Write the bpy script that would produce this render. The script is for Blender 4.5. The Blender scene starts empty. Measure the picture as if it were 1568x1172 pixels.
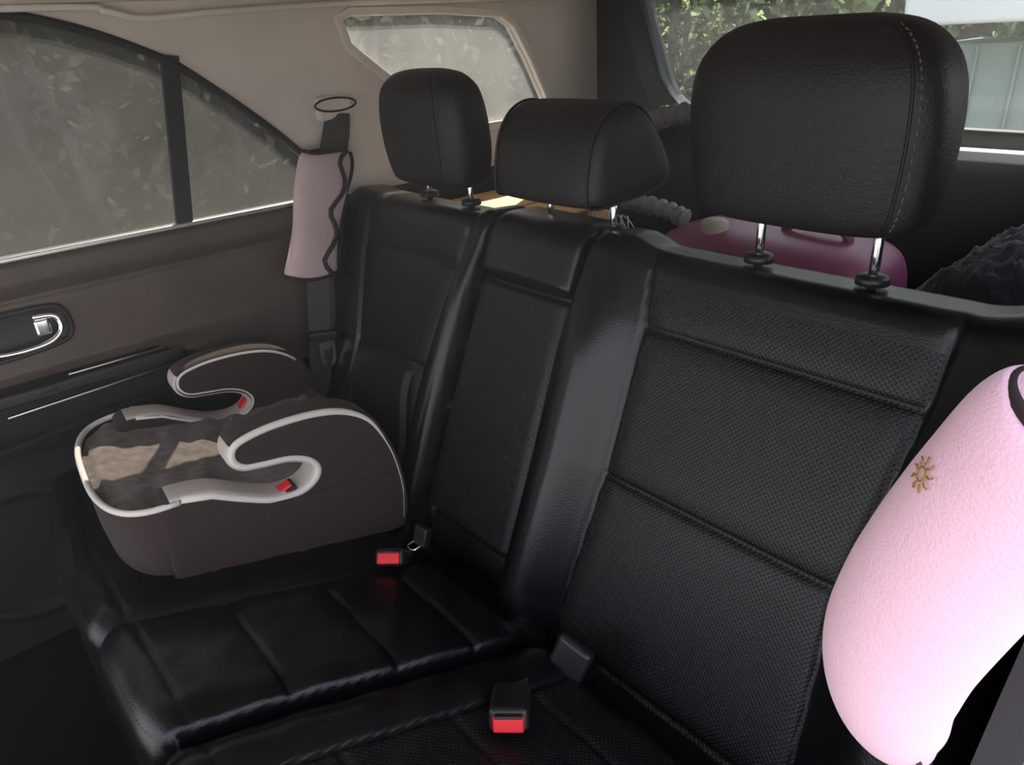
import bpy, math, random
import numpy as np
from mathutils import Vector, Matrix, noise
random.seed(4); rng=np.random.default_rng(4)
scene=bpy.context.scene
COL=bpy.context.collection
# ------------------------------------------------------------------ materials
def mat(name,col,rough=.6,metal=0,bump=0,bscale=60,var=0,vscale=8,sheen=0,spec=.5,col2=None,perf=False,coat=0,detail=3):
    m=bpy.data.materials.new(name);m.use_nodes=True
    nt=m.node_tree;b=nt.nodes['Principled BSDF']
    b.inputs['Base Color'].default_value=(*col,1);b.inputs['Roughness'].default_value=rough
    b.inputs['Metallic'].default_value=metal;b.inputs['Specular IOR Level'].default_value=spec
    b.inputs['Sheen Weight'].default_value=sheen;b.inputs['Coat Weight'].default_value=coat
    tc=nt.nodes.new('ShaderNodeTexCoord')
    last=None
    if bump:
        n=nt.nodes.new('ShaderNodeTexNoise');n.inputs['Scale'].default_value=bscale;n.inputs['Detail'].default_value=detail
        nt.links.new(tc.outputs['Object'],n.inputs['Vector'])
        bp=nt.nodes.new('ShaderNodeBump');bp.inputs['Strength'].default_value=bump;bp.inputs['Distance'].default_value=.002
        nt.links.new(n.outputs['Fac'],bp.inputs['Height']);last=bp
    if perf:
        v=nt.nodes.new('ShaderNodeTexVoronoi');v.voronoi_dimensions='2D';v.inputs['Scale'].default_value=205;v.inputs['Randomness'].default_value=0
        mp=nt.nodes.new('ShaderNodeMapping');mp.inputs['Rotation'].default_value=(0,0,math.radians(45))
        nt.links.new(tc.outputs['UV'],mp.inputs[0]);nt.links.new(mp.outputs[0],v.inputs['Vector'])
        r=nt.nodes.new('ShaderNodeMapRange');r.inputs[1].default_value=.18;r.inputs[2].default_value=.36
        nt.links.new(v.outputs['Distance'],r.inputs[0])
        bp=nt.nodes.new('ShaderNodeBump');bp.inputs['Strength'].default_value=.5;bp.inputs['Distance'].default_value=.0012
        nt.links.new(r.outputs[0],bp.inputs['Height'])
        if last: nt.links.new(last.outputs[0],bp.inputs['Normal'])
        last=bp
    if last: nt.links.new(last.outputs[0],b.inputs['Normal'])
    if var or col2:
        n=nt.nodes.new('ShaderNodeTexNoise');n.inputs['Scale'].default_value=vscale;n.inputs['Detail'].default_value=4
        nt.links.new(tc.outputs['Object'],n.inputs['Vector'])
        rr=nt.nodes.new('ShaderNodeMapRange');rr.inputs[1].default_value=.35;rr.inputs[2].default_value=.65
        nt.links.new(n.outputs['Fac'],rr.inputs[0])
        mx=nt.nodes.new('ShaderNodeMix');mx.data_type='RGBA'
        c2=col2 if col2 else tuple(c*(1-var) for c in col)
        mx.inputs[6].default_value=(*col,1);mx.inputs[7].default_value=(*c2,1)
        nt.links.new(rr.outputs[0],mx.inputs[0]);nt.links.new(mx.outputs[2],b.inputs['Base Color'])
    return m
def glass(name,tint,haze,gl=.012,dcol=(.8,.76,.70)):  # pale diffuse share of the pane imitates glare haze over the windows
    m=bpy.data.materials.new(name);m.use_nodes=True;nt=m.node_tree;nt.nodes.clear()
    o=nt.nodes.new('ShaderNodeOutputMaterial');t=nt.nodes.new('ShaderNodeBsdfTransparent');t.inputs[0].default_value=(*tint,1)
    d=nt.nodes.new('ShaderNodeBsdfTranslucent');d.inputs[0].default_value=(*dcol,1)
    d2=nt.nodes.new('ShaderNodeBsdfDiffuse');d2.inputs[0].default_value=(*dcol,1)
    ad=nt.nodes.new('ShaderNodeMixShader');ad.inputs[0].default_value=.5
    nt.links.new(d.outputs[0],ad.inputs[1]);nt.links.new(d2.outputs[0],ad.inputs[2])
    n=nt.nodes.new('ShaderNodeTexNoise');n.inputs['Scale'].default_value=6;n.inputs['Detail'].default_value=6
    tc=nt.nodes.new('ShaderNodeTexCoord');nt.links.new(tc.outputs['Object'],n.inputs['Vector'])
    mr=nt.nodes.new('ShaderNodeMapRange');mr.inputs[1].default_value=.3;mr.inputs[2].default_value=.7;mr.inputs[3].default_value=haze*.75;mr.inputs[4].default_value=haze*1.25
    nt.links.new(n.outputs['Fac'],mr.inputs[0])
    mx=nt.nodes.new('ShaderNodeMixShader');nt.links.new(mr.outputs[0],mx.inputs[0]);nt.links.new(t.outputs[0],mx.inputs[1]);nt.links.new(ad.outputs[0],mx.inputs[2])
    g=nt.nodes.new('ShaderNodeBsdfGlossy');g.inputs['Roughness'].default_value=.03
    m2=nt.nodes.new('ShaderNodeMixShader');m2.inputs[0].default_value=gl
    nt.links.new(mx.outputs[0],m2.inputs[1]);nt.links.new(g.outputs[0],m2.inputs[2]);nt.links.new(m2.outputs[0],o.inputs[0])
    return m
def leafmat(name,c1,c2,lo=.38,hi=.66):
    m=bpy.data.materials.new(name);m.use_nodes=True;nt=m.node_tree;nt.nodes.clear()
    o=nt.nodes.new('ShaderNodeOutputMaterial');tc=nt.nodes.new('ShaderNodeTexCoord')
    n=nt.nodes.new('ShaderNodeTexNoise');n.inputs['Scale'].default_value=5;n.inputs['Detail'].default_value=6
    nt.links.new(tc.outputs['Object'],n.inputs['Vector'])
    r=nt.nodes.new('ShaderNodeValToRGB');r.color_ramp.elements[0].position=lo;r.color_ramp.elements[1].position=hi
    r.color_ramp.elements[0].color=(*c1,1);r.color_ramp.elements[1].color=(*c2,1)
    nt.links.new(n.outputs['Fac'],r.inputs[0])
    a=nt.nodes.new('ShaderNodeBsdfDiffuse');b=nt.nodes.new('ShaderNodeBsdfTranslucent');x=nt.nodes.new('ShaderNodeMixShader');x.inputs[0].default_value=.4
    for q in (a,b): nt.links.new(r.outputs[0],q.inputs[0])
    nt.links.new(a.outputs[0],x.inputs[1]);nt.links.new(b.outputs[0],x.inputs[2]);nt.links.new(x.outputs[0],o.inputs[0])
    return m
LEATHER=mat('black_leather',(.0052,.0052,.0064),.27,bump=.20,bscale=420,spec=.42)
LEATHERP=mat('black_leather_perforated',(.0070,.0066,.0080),.38,bump=.2,bscale=420,perf=True,spec=.40)
HEADL=mat('headrest_leather',(.013,.0112,.0112),.50,bump=.4,bscale=300,spec=.45)
STITCH=mat('stitch_thread',(.11,.10,.10),.7)
HEADLINER=mat('headliner_fabric',(.74,.66,.58),.9,bump=.3,bscale=500,var=.08)
PILLAR=mat('pillar_trim_beige',(.68,.60,.53),.8,bump=.3,bscale=300,var=.08)
DOORUP=mat('door_upper_trim',(.100,.074,.057),.48,bump=.4,bscale=350,var=.2)
DOORLOW=mat('door_lower_trim',(.008,.006,.0055),.7,bump=.3,bscale=350,spec=.3)
RUBBER=mat('black_rubber_seal',(.012,.011,.011),.5)
PLASTIC=mat('black_plastic',(.015,.015,.016),.38)
DGREY=mat('dark_grey_trim',(.020,.018,.018),.6)
CHROME=mat('chrome',(.82,.82,.84),.12,metal=1)
SATIN=mat('satin_silver_trim',(.66,.63,.60),.35,metal=1)
RED=mat('red_plastic',(.80,.02,.03),.4)
BROWN=mat('booster_brown_fabric',(.030,.0165,.014),.9,bump=.5,bscale=500,sheen=.06)
GREYF=mat('booster_grey_rim_fabric',(.50,.45,.41),.9,bump=.5,bscale=400)
PIPE=mat('piping_light',(.66,.61,.56),.8)
VELVET=mat('booster_pad_velvet',(.145,.115,.097),.9,bump=.8,bscale=60,col2=(.075,.058,.048),vscale=55,sheen=.25)
PINK=mat('pink_plush',(.94,.57,.70),.95,bump=.4,bscale=380,sheen=.4,var=.03)
GOLD=mat('gold_thread',(.36,.20,.02),.5)
COVER=mat('belt_cover_plush',(.58,.445,.43),.95,bump=.8,bscale=240,sheen=.3,var=.12)
BIND=mat('dark_binding',(.026,.013,.013),.8)
WEB=mat('seatbelt_webbing',(.050,.045,.042),.7,bump=.5,bscale=500)
MAG=mat('magenta_plastic',(.27,.06,.145),.45)
CREAM=mat('cream_plastic',(.50,.47,.38),.5)
HOSE=mat('grey_hose_plastic',(.26,.26,.26),.45)
ORANGE=mat('orange_cardboard',(.85,.50,.18),.7,var=.2)
BLUE=mat('dark_blue_plastic',(.012,.017,.028),.45)
FLEECE=mat('black_fleece',(.022,.025,.028),.95,bump=1,bscale=150,sheen=.3)
CARPET=mat('black_carpet',(.005,.0045,.0045),.95,bump=.5,bscale=400,spec=.2)
WHITEP=mat('white_paint',(.75,.76,.76),.4)
BLUEGREY=mat('pale_shed_boards',(.24,.30,.27),.7,var=.3,vscale=3)
GROUND=mat('gravel_ground',(.22,.21,.19),.95,bump=1,bscale=30,var=.3)
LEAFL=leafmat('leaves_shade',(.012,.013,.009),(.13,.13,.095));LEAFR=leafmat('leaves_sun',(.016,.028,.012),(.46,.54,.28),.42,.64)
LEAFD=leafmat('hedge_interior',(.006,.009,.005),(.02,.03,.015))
BARK=mat('bark',(.06,.05,.042),.9,bump=1,bscale=30)
GL_L=glass('tinted_door_glass',(.52,.51,.49),.062);GL_Q=glass('quarter_glass',(.88,.89,.87),.14);GL_R=glass('rear_glass',(.90,.92,.90),.035)
# ------------------------------------------------------------------ helpers
def link(o,parent=None):
    COL.objects.link(o)
    if parent: o.parent=parent
    return o
def empty(name,loc=(0,0,0),rot=(0,0,0)):
    e=bpy.data.objects.new(name,None);e.empty_display_size=.05;e.location=loc;e.rotation_euler=rot;COL.objects.link(e);return e
def mesh(name,vs,fs,m,parent=None,smooth=True,mats=None,idx=None):
    me=bpy.data.meshes.new(name);me.from_pydata([tuple(v) for v in vs],[],fs)
    for q in (mats or [m]): me.materials.append(q)
    if idx is not None: me.polygons.foreach_set('material_index',idx)
    me.polygons.foreach_set('use_smooth',[smooth]*len(me.polygons))
    me.update()
    return link(bpy.data.objects.new(name,me),parent)
def grid_faces(nu,nv,flip=False,off=0):
    f=[]
    for a in range(nu-1):
        for b in range(nv-1):
            q=(off+a*nv+b,off+a*nv+b+1,off+(a+1)*nv+b+1,off+(a+1)*nv+b)
            f.append(q[::-1] if flip else q)
    return f
def cr(pts,k=6,closed=False):
    P=[Vector(p) for p in pts];n=len(P);out=[]
    rngn=n if closed else n-1
    for i in range(rngn):
        g=lambda j:(P[j%n] if closed else P[max(0,min(n-1,j))])
        a,b,c,d=g(i-1),g(i),g(i+1),g(i+2)
        for s in range(k):
            t=s/k
            out.append(.5*((2*b)+(c-a)*t+(2*a-5*b+4*c-d)*t*t+(3*b-a-3*c+d)*t**3))
    if not closed: out.append(P[-1])
    return out
def tube_data(pts,rad,nseg=10,closed=False,flat=1.0,upv=None):
    P=[Vector(p) for p in pts];n=len(P)
    R=rad if isinstance(rad,(list,tuple)) else [rad]*n
    vs=[];fs=[];prev=None
    for i in range(n):
        a=P[(i-1)%n] if (closed or i>0) else P[i];b=P[(i+1)%n] if (closed or i<n-1) else P[i]
        t=(b-a).normalized()
        if prev is None:
            u=Vector(upv) if upv else (Vector((0,0,1)) if abs(t.z)<.9 else Vector((1,0,0)))
        else: u=prev
        u=(u-t*u.dot(t)).normalized();prev=u;w=t.cross(u)
        for k in range(nseg):
            an=2*math.pi*k/nseg
            vs.append(P[i]+u*math.cos(an)*R[i]*flat+w*math.sin(an)*R[i])
    m=n if closed else n-1
    for i in range(m):
        for k in range(nseg):
            i2=(i+1)%n;k2=(k+1)%nseg
            fs.append((i*nseg+k,i*nseg+k2,i2*nseg+k2,i2*nseg+k))
    if not closed:
        fs.append(tuple(range(nseg))[::-1]);fs.append(tuple((n-1)*nseg+k for k in range(nseg)))
    return vs,fs
def tube(name,pts,rad,m,parent=None,**kw):
    v,f=tube_data(pts,rad,**kw);return mesh(name,v,f,m,parent)
def strap(name,pts,w,th,m,parent=None,wdir=(0,1,0)):
    P=[Vector(p) for p in pts];vs=[];n=len(P)
    for i in range(n):
        t=(P[min(n-1,i+1)]-P[max(0,i-1)]).normalized();wd=Vector(wdir);wd=(wd-t*wd.dot(t)).normalized();nn=t.cross(wd)
        for a,b in ((-1,-1),(1,-1),(1,1),(-1,1)): vs.append(P[i]+wd*a*w/2+nn*b*th/2)
    fs=[]
    for i in range(n-1):
        for k in range(4): fs.append((i*4+k,i*4+(k+1)%4,(i+1)*4+(k+1)%4,(i+1)*4+k))
    fs+= [(3,2,1,0),tuple((n-1)*4+k for k in range(4))]
    return mesh(name,vs,fs,m,parent,smooth=False)
def box(name,c,d,m,parent=None,bev=.004,rot=(0,0,0),seg=3,taper=1.0):
    x,y,z=(q/2 for q in d)
    vs=[(-x,-y,-z),(x,-y,-z),(x,y,-z),(-x,y,-z),(-x*taper,-y*taper,z),(x*taper,-y*taper,z),(x*taper,y*taper,z),(-x*taper,y*taper,z)]
    fs=[(0,3,2,1),(4,5,6,7),(0,1,5,4),(1,2,6,5),(2,3,7,6),(3,0,4,7)]
    o=mesh(name,vs,fs,m,parent,smooth=bev>0);o.location=c;o.rotation_euler=rot
    if bev>0:
        b=o.modifiers.new('b','BEVEL');b.width=bev;b.segments=seg
        w=o.modifiers.new('w','WEIGHTED_NORMAL')
    return o
def plate(name,outer,holes,th,axis,pos,m,parent=None,bevel=0,rim=None,rimtest=None,close=True):
    cu=bpy.data.curves.new('tmp','CURVE');cu.dimensions='2D';cu.fill_mode='BOTH';cu.extrude=max(.0001,th/2-bevel);cu.bevel_depth=bevel;cu.bevel_resolution=2
    for poly in [outer]+holes:
        s=cu.splines.new('POLY');s.points.add(len(poly)-1)
        for p,q in zip(s.points,poly): p.co=(q[0],q[1],0,1)
        s.use_cyclic_u=True
    t=bpy.data.objects.new('tmp',cu);COL.objects.link(t);bpy.context.view_layer.update()
    me=bpy.data.meshes.new_from_object(t.evaluated_get(bpy.context.evaluated_depsgraph_get()))
    bpy.data.objects.remove(t)
    for v in me.vertices:
        a,b,c=v.co
        v.co=(pos+c,a,b) if axis=='x' else ((a,pos-c,b) if axis=='y' else (a,b,pos+c))
    me.materials.clear();me.materials.append(m)
    if rim: me.materials.append(rim)
    me.update();ax={'x':0,'y':1,'z':2}[axis]
    for p in me.polygons:
        side=abs(p.normal[ax])<.9
        p.use_smooth=side and bevel>0
        p.material_index=1 if (rim and side and (rimtest is None or rimtest(p.center))) else 0
    me.name=name
    return link(bpy.data.objects.new(name,me),parent)
def sst(a,b,x): 
    t=np.clip((x-a)/(b-a),0,1);return t*t*(3-2*t)
def gs(d,w): return np.exp(-(d/w)**2)

# ------------------------------------------------------------------ shell
HX=-.70
win=[(-.62,.868),(-.60,1.10),(-.45,1.21),(-.2,1.245),(.10,1.247),(.249,1.238),(.326,1.222),(.398,1.197),(.475,1.162),(.505,1.144),(.575,1.089),(.63,1.042),(.676,1.0),(.723,.949),(.742,.905),(.735,.868)]
qwin=[(.846,1.212),(.87,1.22),(1.10,1.217),(1.277,1.204),(1.316,1.182),(1.37,1.10),(1.43,.99),(1.42,.965),(1.15,.965),(1.06,1.0),(.967,1.08),(.86,1.163)]
plate('wall_left',[(-.9,.862),(1.66,.862),(1.66,1.275),(-.9,1.275)],[win,qwin],.03,'x',HX-.012,PILLAR)
box('wall_left_lower',(-.725,1.17,.49),(.03,.98,.745),DGREY,bev=.003)
rwin=[(-.54,1.236),(-.46,1.04),(-.43,1.0),(-.39,.972),(-.3,.955),(.74,.945),(.70,1.236)]
plate('wall_back',[(-.71,.1),(.74,.1),(.74,1.275),(-.71,1.275)],[rwin],.03,'y',1.63,DGREY)
plate('trim_1',[(-.60,1.25),(-.52,1.04),(-.49,.985),(-.43,.94),(-.3,.915),(.74,.905),(.74,1.25)],[[(-.545,1.238),(-.463,1.04),(-.43,1.0),(-.39,.972),(-.3,.955),(.70,.945),(.70,1.238)]],.03,'y',1.60,RUBBER,bevel=.008)
box('trim_2',(.25,1.575,.915),(.92,.05,.022),WHITEP,bev=.006)
rw=[(.40,.1),(.42,.45),(.56,.66),(.70,.84),(.745,.93),(.73,.99),(.60,1.12),(.45,1.21),(.2,1.25),(-.3,1.256),(-.9,1.256),(-.9,1.275),(1.66,1.275),(1.66,.1)]
plate('wall_right',rw,[qwin],.03,'x',.735,DGREY)
plate('ceiling',[(-.73,-.9),(.75,-.9),(.75,1.66),(-.73,1.66)],[],.02,'z',1.262,HEADLINER)
plate('floor',[(-.73,-.9),(.75,-.9),(.75,1.66),(-.73,1.66)],[],.02,'z',.10,CARPET)
box('cargo_floor',(0,1.30,.62),(1.38,.60,.03),CARPET,bev=.004)
tube('trim_3',cr([(-.69,-.5,1.246),(-.69,.30,1.246),(-.685,.40,1.238),(-.685,.46,1.225),(-.685,.6,1.232),(-.69,.9,1.24),(-.69,1.5,1.24)]),.006,HEADLINER,nseg=8)
plate('window_1',win,[],.004,'x',HX-.012,GL_L)
plate('window_2',qwin,[],.004,'x',HX-.012,GL_Q)
plate('window_3',rwin,[],.004,'y',1.63,GL_R)
plate('trim_5',[(.835,1.215),(.87,1.23),(1.10,1.227),(1.282,1.214),(1.328,1.186),(1.382,1.10),(1.442,.985),(1.43,.953),(1.145,.953),(1.05,.992),(.957,1.073),(.85,1.157)],[qwin],.012,'x',HX+.004,HEADLINER,bevel=.004)
# ------------------------------------------------------------------ door
door=empty('rear_car_door',(HX,0,0))
ys=np.linspace(-.60,.735,240);zs=np.linspace(.13,.866,190)
Y,Z=np.meshgrid(ys,zs,indexing='ij')
P=.004+.016*sst(.795,.83,Z)*(1-sst(.85,.868,Z)**2)
P-=.006*gs(Z-.797,.006)
arm=(1-sst(.640,.668,Z))
fade=1-sst(.36,.60,Y)
P+=.045*arm*fade*(1-.55*(1-sst(.50,.58,Z)))
P+=.012*(1-sst(.60,.70,Z+.08*(Y-.4)))*(1-fade)
P-=.010*gs(np.sqrt(((Y-.10)/1.8)**2+(Z-.742)**2),.030)
rr=np.sqrt((Y-.02)**2+(Z-.33)**2);P+=.012*gs(rr-.13,.012)
P-=.004*gs(Z-(.545+.03*np.sin(Y*4)),.004)*fade
vs=[(P[i,j],Y[i,j],Z[i,j]) for i in range(240) for j in range(190)]
fs=grid_faces(240,190)
idx=[0 if zs[k%189]>.655-.13*float(sst(.3,.62,ys[k//189])) else 1 for k in range(239*189)]
mesh('door_panel',vs,fs,None,door,mats=[DOORUP,DOORLOW],idx=idx)
box('door_core',(-.02,.07,.49),(.03,1.33,.73),DGREY,door,bev=.004)
box('belt_seal',(.006,.065,.868),(.022,1.33,.010),SATIN,door,bev=.003)
frame=cr([(.004,a,b) for a,b in win[1:-1]],3)
tube('window_seal',frame,.0075,RUBBER,door,nseg=8)
strap('window_division_bar',[(.004,.444,.862),(.004,.468,1.02),(.004,.490,1.165)],.030,.012,RUBBER,door,wdir=(0,1,0))
bz=cr([(0,.0,.752),(0,.06,.773),(0,.17,.776),(0,.200,.762),(0,.202,.720),(0,.17,.704),(0,.06,.698),(0,0,.718)],6,closed=True)
tube('handle_bezel',[p+Vector((.008,0,0)) for p in bz],.005,DGREY,door,closed=True,nseg=8)
ctr=Vector((.002,.10,.737))
mesh('handle_cup',[ctr]+[p+Vector((.006,0,0)) for p in bz],[(0,i+1,(i+1)%len(bz)+1) for i in range(len(bz))],PLASTIC,door)
tube('door_handle_lever',cr([(.018,.150,.764),(.024,.182,.760),(.026,.186,.735),(.028,.16,.716),(.026,.10,.712),(.022,.05,.722),(.016,.01,.742)],6),.0055,CHROME,door,nseg=10)
box('handle_lock_knob',(.018,.160,.744),(.014,.026,.030),CHROME,door,bev=.005)
box('armrest_switch_panel',(.053,.20,.640),(.010,.34,.022),PLASTIC,door,bev=.004)
tube('armrest_trim_line_1',[(.055,.06,.612),(.057,.2,.617),(.055,.37,.622)],.0022,SATIN,door,nseg=6)
tube('armrest_trim_line_2',[(.050,.17,.657),(.052,.26,.658),(.048,.34,.656)],.0018,SATIN,door,nseg=6)
box('window_switch',(.059,.13,.645),(.008,.03,.012),PLASTIC,door,bev=.003)
plate('trim_4',[(.70,.40),(.735,.86),(.80,.86),(.80,.40)],[],.02,'x',-.69,DGREY,bevel=.004)

# ------------------------------------------------------------------ seat
seat=empty('rear_bench_seat')
th=math.atan2(.209,.528);cs,sn=math.cos(th),math.sin(th)
def backpath():
    out=[];s0=.03
    for s in np.arange(.665,s0,-.0042):
        out.append((s,(.8-sn*s, .884-cs*s),(-cs,sn)))
    py,pz=.8-sn*s0,.884-cs*s0;r=.036;cy,cz=py+cs*r,pz-sn*r
    A=math.pi/2-th
    for k in range(0,11):
        a=A*k/10;ny,nz=-math.cos(th+a),math.sin(th+a)
        out.append((s0-r*a,(cy+ny*r,cz+nz*r),(ny,nz)))
    s1=s0-r*A;ty,tz=out[-1][1]
    for k in range(1,9): out.append((s1-.0055*k,(ty+.0055*k,tz-.0005*k),(0,1)))
    ty+=.044;tz-=.004;r=.028
    for k in range(1,9):
        a=math.pi/2*k/8;ny,nz=math.sin(a),math.cos(a)
        out.append((s1-.044-r*a,(ty+ny*r,tz-r+nz*r),(ny,nz)))
    for k in range(1,6): out.append((s1-.10-.1*k,(ty+r-.005*k,tz-r-.1*k),(1,0)))
    return out
bp_=backpath();S=np.array([b[0] for b in bp_]);XS=np.arange(-.685,.701,.0042)
Xg,Sg=np.meshgrid(XS,S,indexing='ij')
Sc=np.clip(Sg,0,1)
I=lambda xs,ys_: np.interp(Sc,xs,ys_)
LI=I([0,.11,.3,.6],[-.585,-.575,-.535,-.54]);LR=I([0,.09,.3,.6],[-.245,-.255,-.29,-.30])
G1=I([0,.1,.3,.6],[-.180,-.188,-.196,-.205]);G2=.045+0*Sg
RI=I([0,.106,.33,.554],[.162,.178,.176,.160]);RR=I([0,.117,.338,.55],[.562,.556,.530,.545])
ramp=.35+.65*sst(0,.18,Sc)
topf=sst(-.02,.03,Sg)
def bolster(u,h,steep=.35):
    u=np.clip(u,0,1)
    return h*np.sqrt(np.clip(1-(1-np.clip(u/steep,0,1))**2,0,1))*(1-sst(.45,1,u))
D=np.zeros_like(Xg)
m=(Xg>=G2)&(Xg<=RI);D+=np.where(m,bolster((Xg-G2)/(RI-G2),.040)*ramp,0)
m=(Xg<=G1)&(Xg>=LR);D+=np.where(m,bolster((G1-Xg)/(G1-LR),.034)*ramp,0)
m=(Xg>=RR);D+=np.where(m,bolster((.705-Xg)/(.705-RR),.045,.4)*ramp,0)
m=(Xg<=LI);D+=np.where(m,bolster((Xg+.69)/(LI+.69),.012,.5)*ramp,0)
arm=(Xg>G1)&(Xg<G2)
ua=np.clip(np.minimum(Xg-G1,G2-Xg)/.03,0,1)
D+=np.where(arm,-.022*(1-np.sqrt(1-(1-ua)**2))+.004+.012*(1-sst(.085,.10,Sg))-.010*gs(Sg-.103,.005)-.022*sst(.535,.55,Sg)-.012*gs(Sg-.545,.006),0)
D-=.030*(gs(Xg-G1,.005)+gs(Xg-G2,.005))
insR=sst(0,.006,Xg-RI)*sst(0,.006,RR-Xg);insL=sst(0,.006,Xg-LI)*sst(0,.006,LR-Xg)
for s0 in (.107,.330,.599): D-=insR*(.0055*gs(Sg-s0,.0035)+.003*gs(Sg-s0,.018))
for s0 in (.100,.303,.50): D-=insL*(.0055*gs(Sg-s0,.0035)+.003*gs(Sg-s0,.018))
for e in (RI,RR,LI,LR): D-=topf*(.0075*gs(Xg-e,.0035)+.004*gs(Xg-e,.018))
D+=.004*np.sin(Xg*9+Sg*5)*np.sin(Sg*11)*.5
edge=np.clip(np.minimum(Xg+.685,.70-Xg)/.03,0,1);D-=.04*(1-np.sqrt(1-(1-edge)**2))
PY=np.array([b[1][0] for b in bp_]);PZ=np.array([b[1][1] for b in bp_]);NY=np.array([b[2][0] for b in bp_]);NZ=np.array([b[2][1] for b in bp_])
VY=PY[None,:]+D*NY[None,:];VZ=PZ[None,:]+D*NZ[None,:]
V=np.stack([Xg,VY,VZ],-1).reshape(-1,3)
nu,nv=Xg.shape
fs=grid_faces(nu,nv,flip=True)
ins=((insR>.5)|(insL>.5)|(arm&(Sg>.105)))&(Sg>.045)
idx=[int(ins[k//(nv-1),k%(nv-1)]) for k in range((nu-1)*(nv-1))]
o=mesh('seat_back',V,fs,None,seat,mats=[LEATHER,LEATHERP],idx=idx)
uv=o.data.uv_layers.new(name='UVMap')
li=np.zeros(len(o.data.loops),dtype=np.int32);o.data.loops.foreach_get('vertex_index',li)
UVv=np.stack([Xg.ravel(),Sg.ravel()],-1)[li];uv.data.foreach_set('uv',UVv.ravel().astype(np.float32))
for sx in (-.69,.70):
    i0=0 if sx<0 else nu-1
    ring=[V[i0*nv+j] for j in range(nv)]
    mesh('seat_back_side',ring,[tuple(range(nv))],LEATHER,seat,smooth=False)
XC=np.arange(-.685,.701,.0042)
tl=list(np.linspace(-.34,-.045,9))+list(np.arange(-.040,.56,.0045))
T=np.array(tl);Xc,Tc=np.meshgrid(XC,T,indexing='ij')
yf=.030+.05*sst(-.35,-.66,Xc)
sl=.2115
r=.04
By=np.zeros_like(Tc);Bz=np.zeros_like(Tc);Ny=np.zeros_like(Tc);Nz=np.zeros_like(Tc)
for j,t in enumerate(T):
    if t<-.045: y,z,ny,nz=.0+.0*(t),.43+ (t+.045),-1,0
    elif t<.018:
        a=(t+.045)/.063*(math.pi/2);y=r-r*math.cos(a);z=.43+r*math.sin(a);ny,nz=-math.cos(a),math.sin(a)
    else: y=r+(t-.018);z=.47-sl*(t-.018);ny,nz=sl/1.02,1/1.02
    By[:,j]=y;Bz[:,j]=z;Ny[:,j]=ny;Nz[:,j]=nz
By=By*(.56-yf)/.56+yf
tz=sst(-.03,.03,Tc)
xA=np.interp(By,[.07,.49],[-.166,-.084]);xB=np.interp(By,[.04,.183,.485],[.078,.098,.165])
Dc=np.zeros_like(Xc)
Dc-=.010*gs(Xc-xA,.004)+.008*gs(Xc-xA,.025)
gap=np.abs(Xc-xB);Dc-=.030*gs(gap,.006)+.014*gs(gap,.03)*np.where(Xc>xB,1.3,.6)
mid=sst(0,.01,Xc-xA)*sst(0,.01,xB-Xc)*tz
for y0 in (.20,.335,.445): Dc-=mid*(.0035*gs(By-y0,.0035)+.0015*gs(By-y0,.02))
Dc+=mid*.006
lft=sst(0,.01,xA-.05-Xc)*sst(-.60,-.59,Xc);
for y0 in (.22,.36): Dc-=lft*(.004*gs(By-y0,.0035))
Dc+=.012*gs(Xc-(xB+.06),.035)
Dc-=tz*.006*gs(Xc-(xB+.105),.0035)
rgt=sst(0,.01,Xc-xB-.105)*sst(0,.01,.58-Xc)*tz
for y0 in (.20,.335,.445): Dc-=rgt*.004*gs(By-y0,.0035)
Dc-=.0030*gs(Tc-.035,.003)
e2=np.clip(np.minimum(Xc+.685,.70-Xc)/.03,0,1);Dc-=.03*(1-np.sqrt(1-(1-e2)**2))
Dc-=.03*sst(.50,.56,By)
Dc+=.0015*np.sin(Xc*60+By*25)*np.sin(By*45)*tz
V=np.stack([Xc,By+Dc*Ny,Bz+Dc*Nz],-1).reshape(-1,3)
nu,nv=Xc.shape
insc=(rgt>.5)&(By<.5)
idx=[int(insc[k//(nv-1),k%(nv-1)]) for k in range((nu-1)*(nv-1))]
o=mesh('seat_cushion',V,grid_faces(nu,nv,flip=True),None,seat,mats=[LEATHER,LEATHERP],idx=idx)
uv=o.data.uv_layers.new(name='UVMap');li=np.zeros(len(o.data.loops),dtype=np.int32);o.data.loops.foreach_get('vertex_index',li)
uv.data.foreach_set('uv',np.stack([Xc.ravel(),By.ravel()],-1)[li].ravel().astype(np.float32))
box('cushion_base',(.0,.33,.22),(1.34,.46,.20),CARPET,seat,bev=.01)
vs=[];fs=[]
for k in range(120):
    x=-.60+k*.0085;y=.030+.05*float(sst(-.35,-.66,np.array(x)))+.008
    z=.458
    for a,b in ((0,0),(.005,0),(.005,.0012),(0,.0012)): vs.append((x+a,y-.002,z+b))
    n=len(vs);fs.append((n-4,n-3,n-2,n-1))
mesh('cushion_stitching',vs,fs,STITCH,seat,smooth=False)

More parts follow.
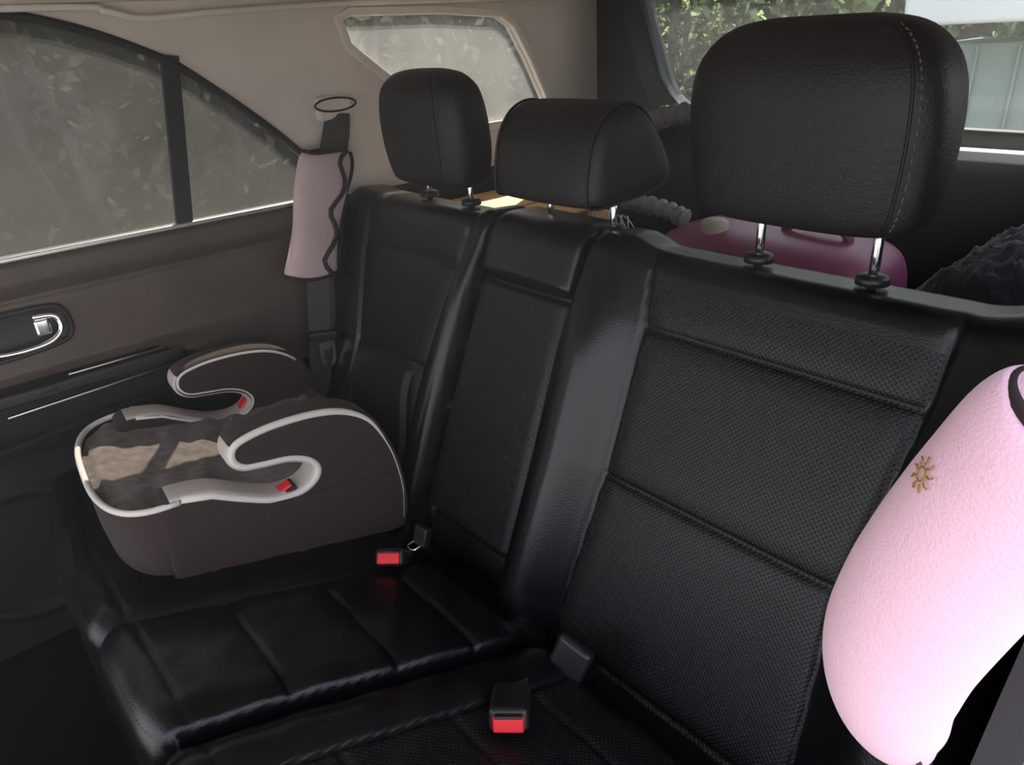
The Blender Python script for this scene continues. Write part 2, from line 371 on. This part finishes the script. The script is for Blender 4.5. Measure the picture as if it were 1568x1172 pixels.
# ------------------------------------------------------------------ headrests
def headrest(cx,cy,rings,posts,zpost,n=3.4,stitchx=None,shear=0.0):
    e=empty('headrest',(cx,cy,.89))
    N=56;vs=[];fs=[]
    RR_=[Vector(r) for r in rings]
    RR_=cr(RR_,4)
    for (z,hw,hd,dy) in RR_:
        for k in range(N):
            a=2*math.pi*k/N;c,s=math.cos(a),math.sin(a)
            x=hw*math.copysign(abs(c)**(2/n),c);y=hd*math.copysign(abs(s)**(2/n),s)+dy
            vs.append((x,y,z-.89))
    for i in range(len(RR_)-1):
        for k in range(N): fs.append((i*N+k,i*N+(k+1)%N,(i+1)*N+(k+1)%N,(i+1)*N+k))
    fs.append(tuple(range(N))[::-1]);fs.append(tuple((len(RR_)-1)*N+k for k in range(N)))
    mesh('pad',vs,fs,HEADL,e)
    for px in posts:
        tube('post',[(px-cx,.845-cy,.0-.03),(px-cx,.845-cy,zpost-.89+.02)],.0058,CHROME,e,nseg=14)
        tube('sleeve',[(px-cx,.845-cy,-.008),(px-cx,.845-cy,.001),(px-cx,.845-cy,.004)],[.019,.018,.010],PLASTIC,e,nseg=18)
    if stitchx is not None:
        for off,bar in ((0,True),(.006,False)):
            P_=[]
            for (z,hw,hd,dy) in RR_:
                if rings[2][0]<z<rings[-3][0]:
                    x=(stitchx+off)*(hw/.135)
                    if abs(x)<hw*.98:
                        P_.append(Vector((x,dy-hd*(1-(abs(x)/hw)**n)**(1/n)-.0006,z-.89)))
            if bar: tube('seam',P_,.0016,HEADL,e,nseg=6)
            else:
                Q=[]
                for i in range(len(P_)-1):
                    L=(P_[i+1]-P_[i]).length;kk=max(1,int(L/.007))
                    for q in range(kk):
                        Q.append((P_[i].lerp(P_[i+1],q/kk),P_[i].lerp(P_[i+1],(q+.6)/kk)))
                V_=[];F_=[]
                for a,b in Q:
                    v,f=tube_data([a,b],.0009,nseg=5);o_=len(V_);V_+=v;F_+=[tuple(i+o_ for i in q) for q in f]
                mesh('stitches',V_,F_,STITCH,e)
    return e
headrest(.367,.825,[(.946,.05,.02,0),(.947,.097,.038,0),(.955,.127,.052,0),(.98,.140,.060,0),(1.03,.147,.064,-.002),(1.08,.148,.063,-.006),(1.115,.142,.058,-.008),(1.14,.127,.048,-.008),(1.158,.101,.034,-.008),(1.166,.062,.018,-.008),(1.167,.02,.008,-.008)],(.300,.448),.96,stitchx=.112,n=3.2)
headrest(-.368,.825,[(.918,.05,.02,0),(.919,.090,.036,0),(.927,.112,.05,0),(.95,.120,.058,0),(.99,.126,.062,-.002),(1.04,.126,.060,-.006),(1.08,.118,.054,-.008),(1.10,.102,.044,-.008),(1.112,.08,.032,-.008),(1.118,.045,.018,-.008),(1.119,.02,.008,-.008)],(-.437,-.303),.935,stitchx=.09,n=3.0)
def centre_headrest():
    e=empty('headrest',(-.02,.83,.89))
    prof=cr([(0,.752,.946),(0,.757,1.0),(0,.772,1.040),(0,.80,1.066),(0,.84,1.074),(0,.88,1.058),(0,.915,1.015),(0,.938,.975),(0,.935,.950),(0,.90,.938),(0,.83,.932),(0,.77,.932)],4,closed=True)
    c=Vector((0,.84,.99));N=len(prof);vs=[];fs=[]
    secs=[(-.118,.30),(-.1175,.55),(-.113,.80),(-.103,.93),(-.085,.985),(-.05,1.0),(0,1.005),(.05,1.0),(.085,.985),(.103,.93),(.113,.80),(.1175,.55),(.118,.30)]
    for x,s in secs:
        for p in prof:
            q=c+(p-c)*s;vs.append((x,q.y-.83,q.z-.89))
    for i in range(len(secs)-1):
        for k in range(N): fs.append((i*N+k,(i+1)*N+k,(i+1)*N+(k+1)%N,i*N+(k+1)%N))
    fs.append(tuple(range(N)));fs.append(tuple((len(secs)-1)*N+k for k in range(N))[::-1])
    o=mesh('pad',vs,fs,HEADL,e);su=o.modifiers.new('s','SUBSURF');su.levels=1;su.render_levels=1
    for sx in (-.098,.098):
        P_=[c+(p-c)*.965 for p in prof];P_=[Vector((sx,p.y-.83,p.z-.89)) for p in P_]
        tube('seam',P_,.0022,HEADL,e,nseg=6,closed=True)
    for px in (-.088,.050):
        tube('post',[(px+.02,.015,-.03),(px+.02,.015,.07)],.0058,CHROME,e,nseg=14)
        tube('sleeve',[(px+.02,.015,-.008),(px+.02,.015,.001),(px+.02,.015,.004)],[.019,.018,.010],PLASTIC,e,nseg=18)
centre_headrest()

# ------------------------------------------------------------------ booster seat
B=empty('child_booster_seat',(-.21,.30,0),(0,0,math.radians(-5.7)))
prof=[(.176,.450),(.174,.50),(.174,.555),(.180,.570),(.20,.572),(.245,.563),(.29,.537),(.333,.517),(.375,.513),(.402,.525),(.411,.545),(.398,.566),(.369,.580),(.33,.586),(.300,.592),(.286,.608),(.291,.628),(.315,.638),(.36,.643),(.42,.640),(.469,.627),(.508,.598),(.532,.55),(.546,.50),(.552,.44),(.546,.385),(.52,.374),(.35,.408),(.193,.442)]
pp=[(p.x-.3,p.y) for p in cr([(a,b,0) for a,b in prof],4,closed=True)]
grey=lambda c:(c.z>.50 and c.y+.3<.43 and not (c.z>.634)) and c.y+.3>.186
plate('side_panel_near',pp,[],.055,'x',-.0275,BROWN,B,bevel=.009,rim=GREYF,rimtest=grey)
plate('side_panel_far',pp,[],.055,'x',-.3625,BROWN,B,bevel=.009,rim=GREYF,rimtest=grey)
topl=cr([(p[0]-.3,p[1]) +(0,) for p in prof[5:26]],4)
topl=[Vector((-.098,.5735,0))]+topl
for sx,nm in ((-.004,'piping_near'),(-.386,'piping_far')):
    k0=len(topl);rad_=[.0062 if i<k0*.72 else .0062-.002*min(1,(i-k0*.72)/10) for i in range(k0)]
    tube(nm,[(sx,p.x,p.y+.001) for p in topl],rad_,PIPE,B,nseg=8)
for sx,nm in ((-.051,'piping_inner_near'),(-.339,'piping_inner_far')):
    tube(nm,[(sx,p.x,p.y+.001) for p in topl[:66]],.0045,PIPE,B,nseg=8)
n_=3.0;N=48;rings=[(.26,.430),(.12,.440),(.045,.464),(.008,.50),(0,.54),(.004,.562),(.02,.573),(.06,.574)]
vs=[];fs=[]
for ins_,z in rings:
    for k in range(N+1):
        a=math.pi*k/N;c,s=math.cos(a),math.sin(a)
        x=.1955*math.copysign(abs(c)**(2/n_),c)*(1-ins_*.6);y=-.105*(abs(s)**(2/n_))*(1-ins_)
        vs.append((-.195+x,.2+y-.3,z))
fs=grid_faces(len(rings),N+1,flip=True)
mesh('front_wall',vs,fs,BROWN,B)
fp=[(-.195+.195*math.copysign(abs(math.cos(a))**(2/n_),math.cos(a))*.985,-.1-.105*abs(math.sin(a))**(2/n_)*.985,.572) for a in [math.pi*k/N for k in range(N+1)]]
tube('front_piping',fp,.0050,PIPE,B,nseg=8)
ny=90;nx=70;vs=[]
for i in range(ny):
    y=.102+(.515-.102)*i/(ny-1)
    if y<.2: w=.187*(max(0,1-((.2-y)/.100)**n_))**(1/n_)
    else: w=.187
    w=w*(1-float(sst(.17,.23,np.array(y))))+min(w,.150)*float(sst(.17,.23,np.array(y)))
    w=max(w,.01)
    for j in range(nx):
        u=-1+2*j/(nx-1);x=u*w
        z=.568-.045*float(sst(.12,.40,np.array(y)))-.016*(1-u*u)*float(sst(.10,.2,np.array(y)))
        z+=.005*noise.fractal(Vector((x*16,y*26,1.3)),1,2,4)+.003*math.sin(y*120+x*30)*(.5+.5*noise.noise(Vector((x*20,y*20,0))))
        if i<3 or j in(0,nx-1): z-=.008
        vs.append((-.195+x,y-.3,z))
mesh('seat_pad',vs,grid_faces(ny,nx,flip=True),VELVET,B)
box('rear_wall',(-.195,.225,.45),(.31,.03,.16),BROWN,B,bev=.012)
box('tub_base',(-.195,.05,.455),(.30,.36,.05),BROWN,B,bev=.01,rot=(-.20,0,0))
box('side_pocket',(.0015,.12,.465),(.004,.22,.075),BROWN,B,bev=.002,rot=(-.14,0,0))
box('belt_guide_tag_near',(-.02,.055,.522),(.022,.024,.010),RED,B,bev=.003,rot=(.3,0,0))
box('belt_guide_tag_frame',(-.02,.055,.518),(.032,.036,.009),BIND,B,bev=.003,rot=(.3,0,0))
box('belt_guide_tag_far',(-.36,.095,.53),(.022,.024,.010),RED,B,bev=.003,rot=(.9,0,0))

# ------------------------------------------------------------------ left seat belt with plush cover
SB=empty('seatbelt')
strap('belt_webbing',cr([(-.685,.80,1.035),(-.675,.775,.98),(-.640,.70,.84),(-.612,.660,.72),(-.602,.636,.60),(-.60,.618,.50),(-.60,.60,.40)],5),.046,.0025,WEB,SB,wdir=(.3,1,-.2))
strap('belt_webbing_return',cr([(-.685,.805,1.035),(-.68,.79,.98),(-.665,.72,.84),(-.625,.675,.70),(-.622,.655,.56),(-.622,.63,.42)],5),.046,.0025,WEB,SB,wdir=(.3,1,-.2))
ring=[Vector((-.683,.80+.048*math.cos(a),1.052+.013*math.sin(a))) for a in [2*math.pi*k/32 for k in range(32)]]
tube('guide_loop',ring,.0022,PLASTIC,SB,closed=True,nseg=8)
box('anchor_cover',(-.693,.80,1.045),(.02,.085,.05),PILLAR,SB,bev=.009)
box('latch_tongue_grip',(-.594,.640,.603),(.018,.060,.022),PLASTIC,SB,bev=.005,rot=(-.1,0,-.3))
plate('latch_tongue',[(.622,.592),(.619,.545),(.628,.533),(.649,.535),(.656,.548),(.658,.592)],[[(.631,.574),(.630,.551),(.647,.552),(.649,.575)]],.004,'x',-.584,CHROME,SB)
CV=empty('seatbelt_cover')
ax=[Vector((-.666,.750,.965)),Vector((-.648,.713,.885)),Vector((-.632,.679,.805)),Vector((-.616,.647,.730))]
ax=cr(ax,6);vs=[];N=28;rowsn=len(ax)
cw=lambda t:.052+.005*math.sin(t*7)+.004*t
cdp=lambda t:.022+.003*math.sin(t*9+1)
for i,p in enumerate(ax):
    t=i/(rowsn-1);w=cw(t);d=cdp(t)
    if i in (0,rowsn-1): w*=.93;d*=.75
    for k in range(N):
        a=2*math.pi*k/N;cc,ss=math.cos(a),math.sin(a)
        yy=w*math.copysign(abs(cc)**.7,cc);xx=d*math.copysign(abs(ss)**.8,ss)
        vs.append(p+Vector((xx,yy,-.15*yy+.004*math.sin(cc*3+t*5))))
fs=[]
for i in range(rowsn-1):
    for k in range(N): fs.append((i*N+k,i*N+(k+1)%N,(i+1)*N+(k+1)%N,(i+1)*N+k))
fs.append(tuple(range(N))[::-1]);fs.append(tuple((rowsn-1)*N+k for k in range(N)))
mesh('plush_sleeve',vs,fs,COVER,CV)
for i,nm in ((0,'top_binding'),(rowsn-1,'bottom_binding')):
    tube(nm,[vs[i*N+k] for k in range(N)],.0048,BIND,CV,closed=True,nseg=6)
wav=[]
for i in range(rowsn):
    t=i/(rowsn-1);a=math.radians(60+15*math.sin(t*17)+10*t)
    w=cw(t)+.002;d=cdp(t)+.003
    yy=w*math.cos(a)**.7;wav.append(ax[i]+Vector((d*math.sin(a)**.8,yy,-.15*yy)))
tube('wavy_edge_binding',wav,.0050,BIND,CV,nseg=6)
wav=[]
for i in range(rowsn):
    t=i/(rowsn-1);yy=cw(t)+.004+.006*math.sin(t*11);wav.append(ax[i]+Vector((.002,yy,-.15*yy)))
tube('outer_edge_binding',wav,.0038,BIND,CV,nseg=6)

# ------------------------------------------------------------------ pink seat-belt pillow
PO=Vector((.66,.5,.76))
PK=empty('seatbelt_pillow',PO)
sp=[(.7285,.50,.9400),(.7275,.50,.9385),(.721,.50,.926),(.7075,.50,.890),(.688,.50,.838),(.669,.50,.775),(.657,.50,.715),(.660,.50,.665),(.676,.50,.628),(.690,.50,.610)]
rd=[.034,.048,.057,.059,.059,.059,.056,.048,.034,.014]
sp4=cr(sp,5)
rd4=[v.x for v in cr([(r_,0,0) for r_ in rd],5)]
v,f=tube_data([p-PO for p in sp4],rd4,nseg=36,upv=(0,1,0))
v=[q*(1+.006*noise.noise(q*30)) for q in v]
o=mesh('plush_body',v,f,PINK,PK)
o.modifiers.new('s','SUBSURF').render_levels=1
t=(Vector((.7275,.5,.9385))-Vector((.7075,.5,.890))).normalized();c=Vector((.729,.5,.9415))-PO
u=Vector((0,1,0));w=t.cross(u)
tube('black_strap',[c+(u*math.cos(a)+w*math.sin(a))*.0445 for a in [2*math.pi*k/40 for k in range(40)]],.0050,BIND,PK,closed=True,nseg=8)
nrm=Vector((-.72,-.65,.25)).normalized();ce=Vector((.703,.5,.878))-PO+nrm*.0612
a1=nrm.cross(Vector((0,0,1))).normalized();a2=nrm.cross(a1)
V_=[];F_=[]
def addt(P_,r_,cl=False):
    global V_,F_
    v,f=tube_data(P_,r_,nseg=5,closed=cl);o_=len(V_);V_+=v;F_+=[tuple(i+o_ for i in q) for q in f]
addt([ce+(a1*math.cos(k*.5236)+a2*math.sin(k*.5236))*.005 for k in range(12)],.0007,True)
for k in range(9):
    a=k*2*math.pi/9;d=a1*math.cos(a)+a2*math.sin(a);addt([ce+d*.007,ce+d*.0095+d.cross(nrm)*.0015-nrm*.0005,ce+d*.0125-nrm*.001],.0007)
mesh('sun_embroidery',V_,F_,GOLD,PK)
SB2=empty('seatbelt')
strap('belt_webbing',cr([(.712,.72,1.06),(.712,.64,1.01),(.730,.56,.965),(.735,.52,.94),(.708,.515,.86),(.69,.51,.75),(.695,.50,.64),(.70,.47,.50),(.70,.46,.40)],5),.040,.0025,WEB,SB2,wdir=(0,1,-.3))

# ------------------------------------------------------------------ buckles
def buckle(loc,rot,sc=1.0):
    e=empty('seatbelt_buckle',loc,rot);e.scale=(sc,sc,sc)
    box('body',(0,0,-.035),(.044,.026,.070),PLASTIC,e,bev=.006)
    box('red_release_button',(0,-.002,.0015),(.034,.018,.010),RED,e,bev=.003)
    box('button_slot',(0,.0065,.005),(.030,.0035,.006),PLASTIC,e,bev=.001)
    strap('stalk',[(0,0,-.06),(0,.004,-.09),(0,.012,-.12)],.034,.006,WEB,e,wdir=(1,0,0))
    return e
buckle((-.078,.448,.412),(math.radians(48),0,math.radians(46)),1.08)
buckle((.303,.375,.425),(math.radians(66),0,math.radians(46)),1.12)
AN=empty('child_seat_anchor_bracket',(.262,.522,.388))
box('cover',(0,0,0),(.055,.020,.055),PLASTIC,AN,bev=.008,rot=(-.35,.25,.15))
tube('wire_loop',cr([(-.022,-.012,-.02),(-.02,-.028,-.02),(.02,-.028,-.02),(.022,-.012,-.02)],4),.0025,CHROME,AN,nseg=8)
AN2=empty('child_seat_anchor_bracket',(-.105,.53,.395))
box('cover',(0,0,0),(.03,.016,.035),PLASTIC,AN2,bev=.004,rot=(-.35,0,.15))
tube('wire_loop',cr([(-.01,-.01,-.01),(-.008,-.026,-.012),(.008,-.026,-.012),(.01,-.01,-.01)],4),.0025,CHROME,AN2,nseg=8)
CB=empty('centre_lap_belt')
strap('webbing',cr([(-.33,.715,.62),(-.325,.665,.56),(-.30,.63,.47),(-.285,.60,.40)],4),.022,.002,WEB,CB,wdir=(1,0,0))

# ------------------------------------------------------------------ cargo
VC=empty('vacuum_cleaner',(.13,1.18,.64))
rings=[(0,.10,.07),(.005,.19,.115),(.03,.215,.13),(.12,.215,.13),(.165,.205,.125),(.188,.18,.105),(.200,.13,.07),(.203,.05,.03)]
rings=cr(rings,3);N=40;vs=[];fs=[]
for (z,hw,hd) in rings:
    for k in range(N):
        a=2*math.pi*k/N;c_,s_=math.cos(a),math.sin(a)
        vs.append((hw*math.copysign(abs(c_)**.6,c_),hd*math.copysign(abs(s_)**.6,s_),z-.010))
for i in range(len(rings)-1):
    for k in range(N): fs.append((i*N+k,i*N+(k+1)%N,(i+1)*N+(k+1)%N,(i+1)*N+k))
fs.append(tuple(range(N))[::-1]);fs.append(tuple((len(rings)-1)*N+k for k in range(N)))
mesh('tank_body',vs,fs,MAG,VC)
tube('filler_cap',[(-.085,-.06,.15),(-.085,-.06,.203),(-.085,-.06,.208)],[.024,.024,.018],CREAM,VC,nseg=24)
tube('carry_handle',cr([(.02,0,.178),(.03,0,.205),(.12,0,.205),(.13,0,.17)],5),.009,MAG,VC,nseg=10)
def corr(name,pts,r,parent):
    P_=cr(pts,12);R_=[r*(1.0 if (i//2)%2 else .76) for i in range(len(P_))]
    return tube(name,P_,R_,HOSE,parent,nseg=18)
corr('hose_upper',[(-.36,.04,.24),(-.335,.02,.305),(-.297,-.02,.343),(-.24,-.03,.368),(-.175,-.03,.380),(-.11,-.01,.378),(-.06,.04,.34)],.020,VC)
corr('hose_lower',[(-.44,.0,.195),(-.38,-.02,.205),(-.30,-.03,.208),(-.22,-.03,.202),(-.17,-.03,.19)],.019,VC)
BK=empty('plastic_bucket',(-.30,1.43,.64))
rg=[(0,.10),(.10,.115),(.25,.130),(.325,.138),(.335,.146),(.345,.146),(.345,.138),(.30,.130),(.02,.10)]
vs=[];fs=[];N=36
for z,r_ in rg:
    for k in range(N): vs.append((r_*math.cos(2*math.pi*k/N),r_*math.sin(2*math.pi*k/N),z))
for i in range(len(rg)-1):
    for k in range(N): fs.append((i*N+k,i*N+(k+1)%N,(i+1)*N+(k+1)%N,(i+1)*N+k))
fs.append(tuple(range(N))[::-1]);fs.append(tuple((len(rg)-1)*N+k for k in range(N)))
mesh('bucket_body',vs,fs,BLUE,BK)
CRT=empty('cardboard_box',(-.49,1.13,.635))
box('carton',(0,0,.080),(.37,.24,.16),ORANGE,CRT,bev=.004)
box('flap_left',(-.10,-.02,.166),(.16,.22,.005),ORANGE,CRT,bev=.001,rot=(.0,.06,0))
box('flap_right',(.09,-.02,.168),(.17,.22,.005),ORANGE,CRT,bev=.001,rot=(.02,-.05,0))
CBL=empty('cable_bundle',(-.12,1.04,.84));V_=[];F_=[]
for k in range(9):
    x=-.04+.01*k;addt(cr([(x,.02,-.06),(x+random.uniform(-.01,.01),0,-.01),(x+random.uniform(-.02,.02),-.01,.012),(x+random.uniform(-.03,.03),-.02,-.05)],4),.0013)
mesh('wires',V_,F_,WHITEP,CBL)
FJ=empty('fleece_jacket',(.535,1.12,.635))
vs=[];nx,ny=90,60
for i in range(nx):
    for j in range(ny):
        u=-1+2*i/(nx-1);v_=-1+2*j/(ny-1)
        h=max(0,1-abs(u)**3)*max(0,1-abs(v_)**3)
        z=.195*h**.45+.06*h*math.exp(-((u+.15)/.4)**2)+.028*h*noise.fractal(Vector((u*3,v_*3,5)),1,2,4)+.010*h*noise.noise(Vector((u*22,v_*18,2)))
        vs.append((u*.175,v_*.15,z))
mesh('fleece_heap',vs,grid_faces(nx,ny,flip=True),FLEECE,FJ)

# ------------------------------------------------------------------ outside
def hedge(origin,du,length,height,depth,ddir,nleaf,m,size,trunks=10,inner=None):
    e=empty('garden_hedge',origin)
    du=Vector(du);dd=Vector(ddir)
    U_=rng.random(nleaf)*length;H_=rng.random(nleaf)*height;Dp=rng.random(nleaf)*depth
    vs=[];fs=[]
    for k in range(nleaf):
        nz=noise.noise(Vector((U_[k]*1.6,H_[k]*1.6,3)))
        p=du*U_[k]+Vector((0,0,H_[k]))+dd*(Dp[k]+.5*nz)
        a=Vector((random.gauss(0,1),random.gauss(0,1),random.gauss(0,1))).normalized();b=a.cross(Vector((random.gauss(0,1),random.gauss(0,1),.3))).normalized()
        s=size*random.uniform(.5,1.3)
        n0=len(vs);vs+=[p-a*s,p-b*s*.45,p+a*s,p+b*s*.45];fs.append((n0,n0+1,n0+2,n0+3))
    mesh('foliage',vs,fs,m,e,smooth=False)
    V2=[];F2=[]
    for k in range(trunks):
        x=length*(k+.5)/trunks+random.uniform(-.1,.1);P_=cr([du*(x+random.uniform(-.1,.1)*q)+dd*depth*.3+Vector((0,0,height*q/3*.95)) for q in range(4)],3)
        v,f=tube_data(P_,[.03*(1-.6*i/len(P_)) for i in range(len(P_))],nseg=7);o_=len(V2);V2+=v;F2+=[tuple(i+o_ for i in q) for q in f]
    mesh('stems',V2,F2,BARK,e)
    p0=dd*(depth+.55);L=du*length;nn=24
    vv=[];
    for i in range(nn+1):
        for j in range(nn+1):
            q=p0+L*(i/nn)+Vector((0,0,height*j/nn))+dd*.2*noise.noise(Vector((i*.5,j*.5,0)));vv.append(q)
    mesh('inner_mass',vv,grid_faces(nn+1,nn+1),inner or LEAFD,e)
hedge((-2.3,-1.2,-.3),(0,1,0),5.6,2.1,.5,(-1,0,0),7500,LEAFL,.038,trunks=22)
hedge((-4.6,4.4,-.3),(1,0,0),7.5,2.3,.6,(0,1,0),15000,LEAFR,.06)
SH=empty('garden_shed',(.02,3.6,-.3))
box('shed_walls',(0,.3,.66),(1.3,.5,1.32),BLUEGREY,SH,bev=.01)
for k in range(9): box('board_%d'%k,(-.62+.155*k,.045,.66),(.012,.02,1.30),BLUEGREY,SH,bev=.003)
box('shed_roof',(0,.25,1.50),(1.42,.8,.12),WHITEP,SH,bev=.02,rot=(.12,0,0))
plate('ground',[(-14,-10),(14,-10),(14,14),(-14,14)],[],.02,'z',-.31,GROUND)

# ------------------------------------------------------------------ added haze volume under the roof, imitating veiling glare
hz=bpy.data.materials.new('glare_haze');hz.use_nodes=True;nt=hz.node_tree;nt.nodes.clear()
o_=nt.nodes.new('ShaderNodeOutputMaterial');vsn=nt.nodes.new('ShaderNodeVolumeScatter')
vsn.inputs['Color'].default_value=(1,.95,.90,1);vsn.inputs['Density'].default_value=.21;vsn.inputs['Anisotropy'].default_value=.35
nt.links.new(vsn.outputs[0],o_.inputs['Volume'])
hb=box('glare_haze_volume',(-.08,.45,1.07),(1.19,2.2,.34),hz,bev=0)

# ------------------------------------------------------------------ light
sd=Vector((-.5,.45,.9)).normalized()
sun=bpy.data.lights.new('sun','SUN');sun.energy=24;sun.angle=math.radians(.6);sun.color=(1,.94,.86)
so=link(bpy.data.objects.new('sun',sun));so.rotation_euler=sd.to_track_quat('Z','Y').to_euler()
w=bpy.data.worlds.new('world');scene.world=w;w.use_nodes=True;nt=w.node_tree;bg=nt.nodes['Background']
tc=nt.nodes.new('ShaderNodeTexCoord');sx=nt.nodes.new('ShaderNodeSeparateXYZ');rp=nt.nodes.new('ShaderNodeValToRGB')
nt.links.new(tc.outputs['Generated'],sx.inputs[0]);nt.links.new(sx.outputs['Z'],rp.inputs[0]);nt.links.new(rp.outputs[0],bg.inputs[0])
rp.color_ramp.elements[0].position=0;rp.color_ramp.elements[0].color=(.95,.955,1,1)
rp.color_ramp.elements[1].position=.8;rp.color_ramp.elements[1].color=(.68,.78,1,1)
bg.inputs[1].default_value=2.5
scene.view_settings.view_transform='Standard'
# ------------------------------------------------------------------ camera
C=Vector((0.8,0,1.17));F=Vector((-0.769,0.639,0)).normalized();R=Vector((F.y,-F.x,0));U=Vector((0,0,1))
p=math.radians(25.5);f=F*math.cos(p)-U*math.sin(p);u=F*math.sin(p)+U*math.cos(p)
ro=math.radians(3.55);i=R*math.cos(ro)-u*math.sin(ro);j=R*math.sin(ro)+u*math.cos(ro)
cd=bpy.data.cameras.new('camera');cam=bpy.data.objects.new('camera',cd);COL.objects.link(cam)
cam.matrix_world=Matrix(((i.x,j.x,-f.x,C.x),(i.y,j.y,-f.y,C.y),(i.z,j.z,-f.z,C.z),(0,0,0,1)))
cd.sensor_width=36;cd.lens=25.875;cd.clip_start=.02
scene.camera=cam
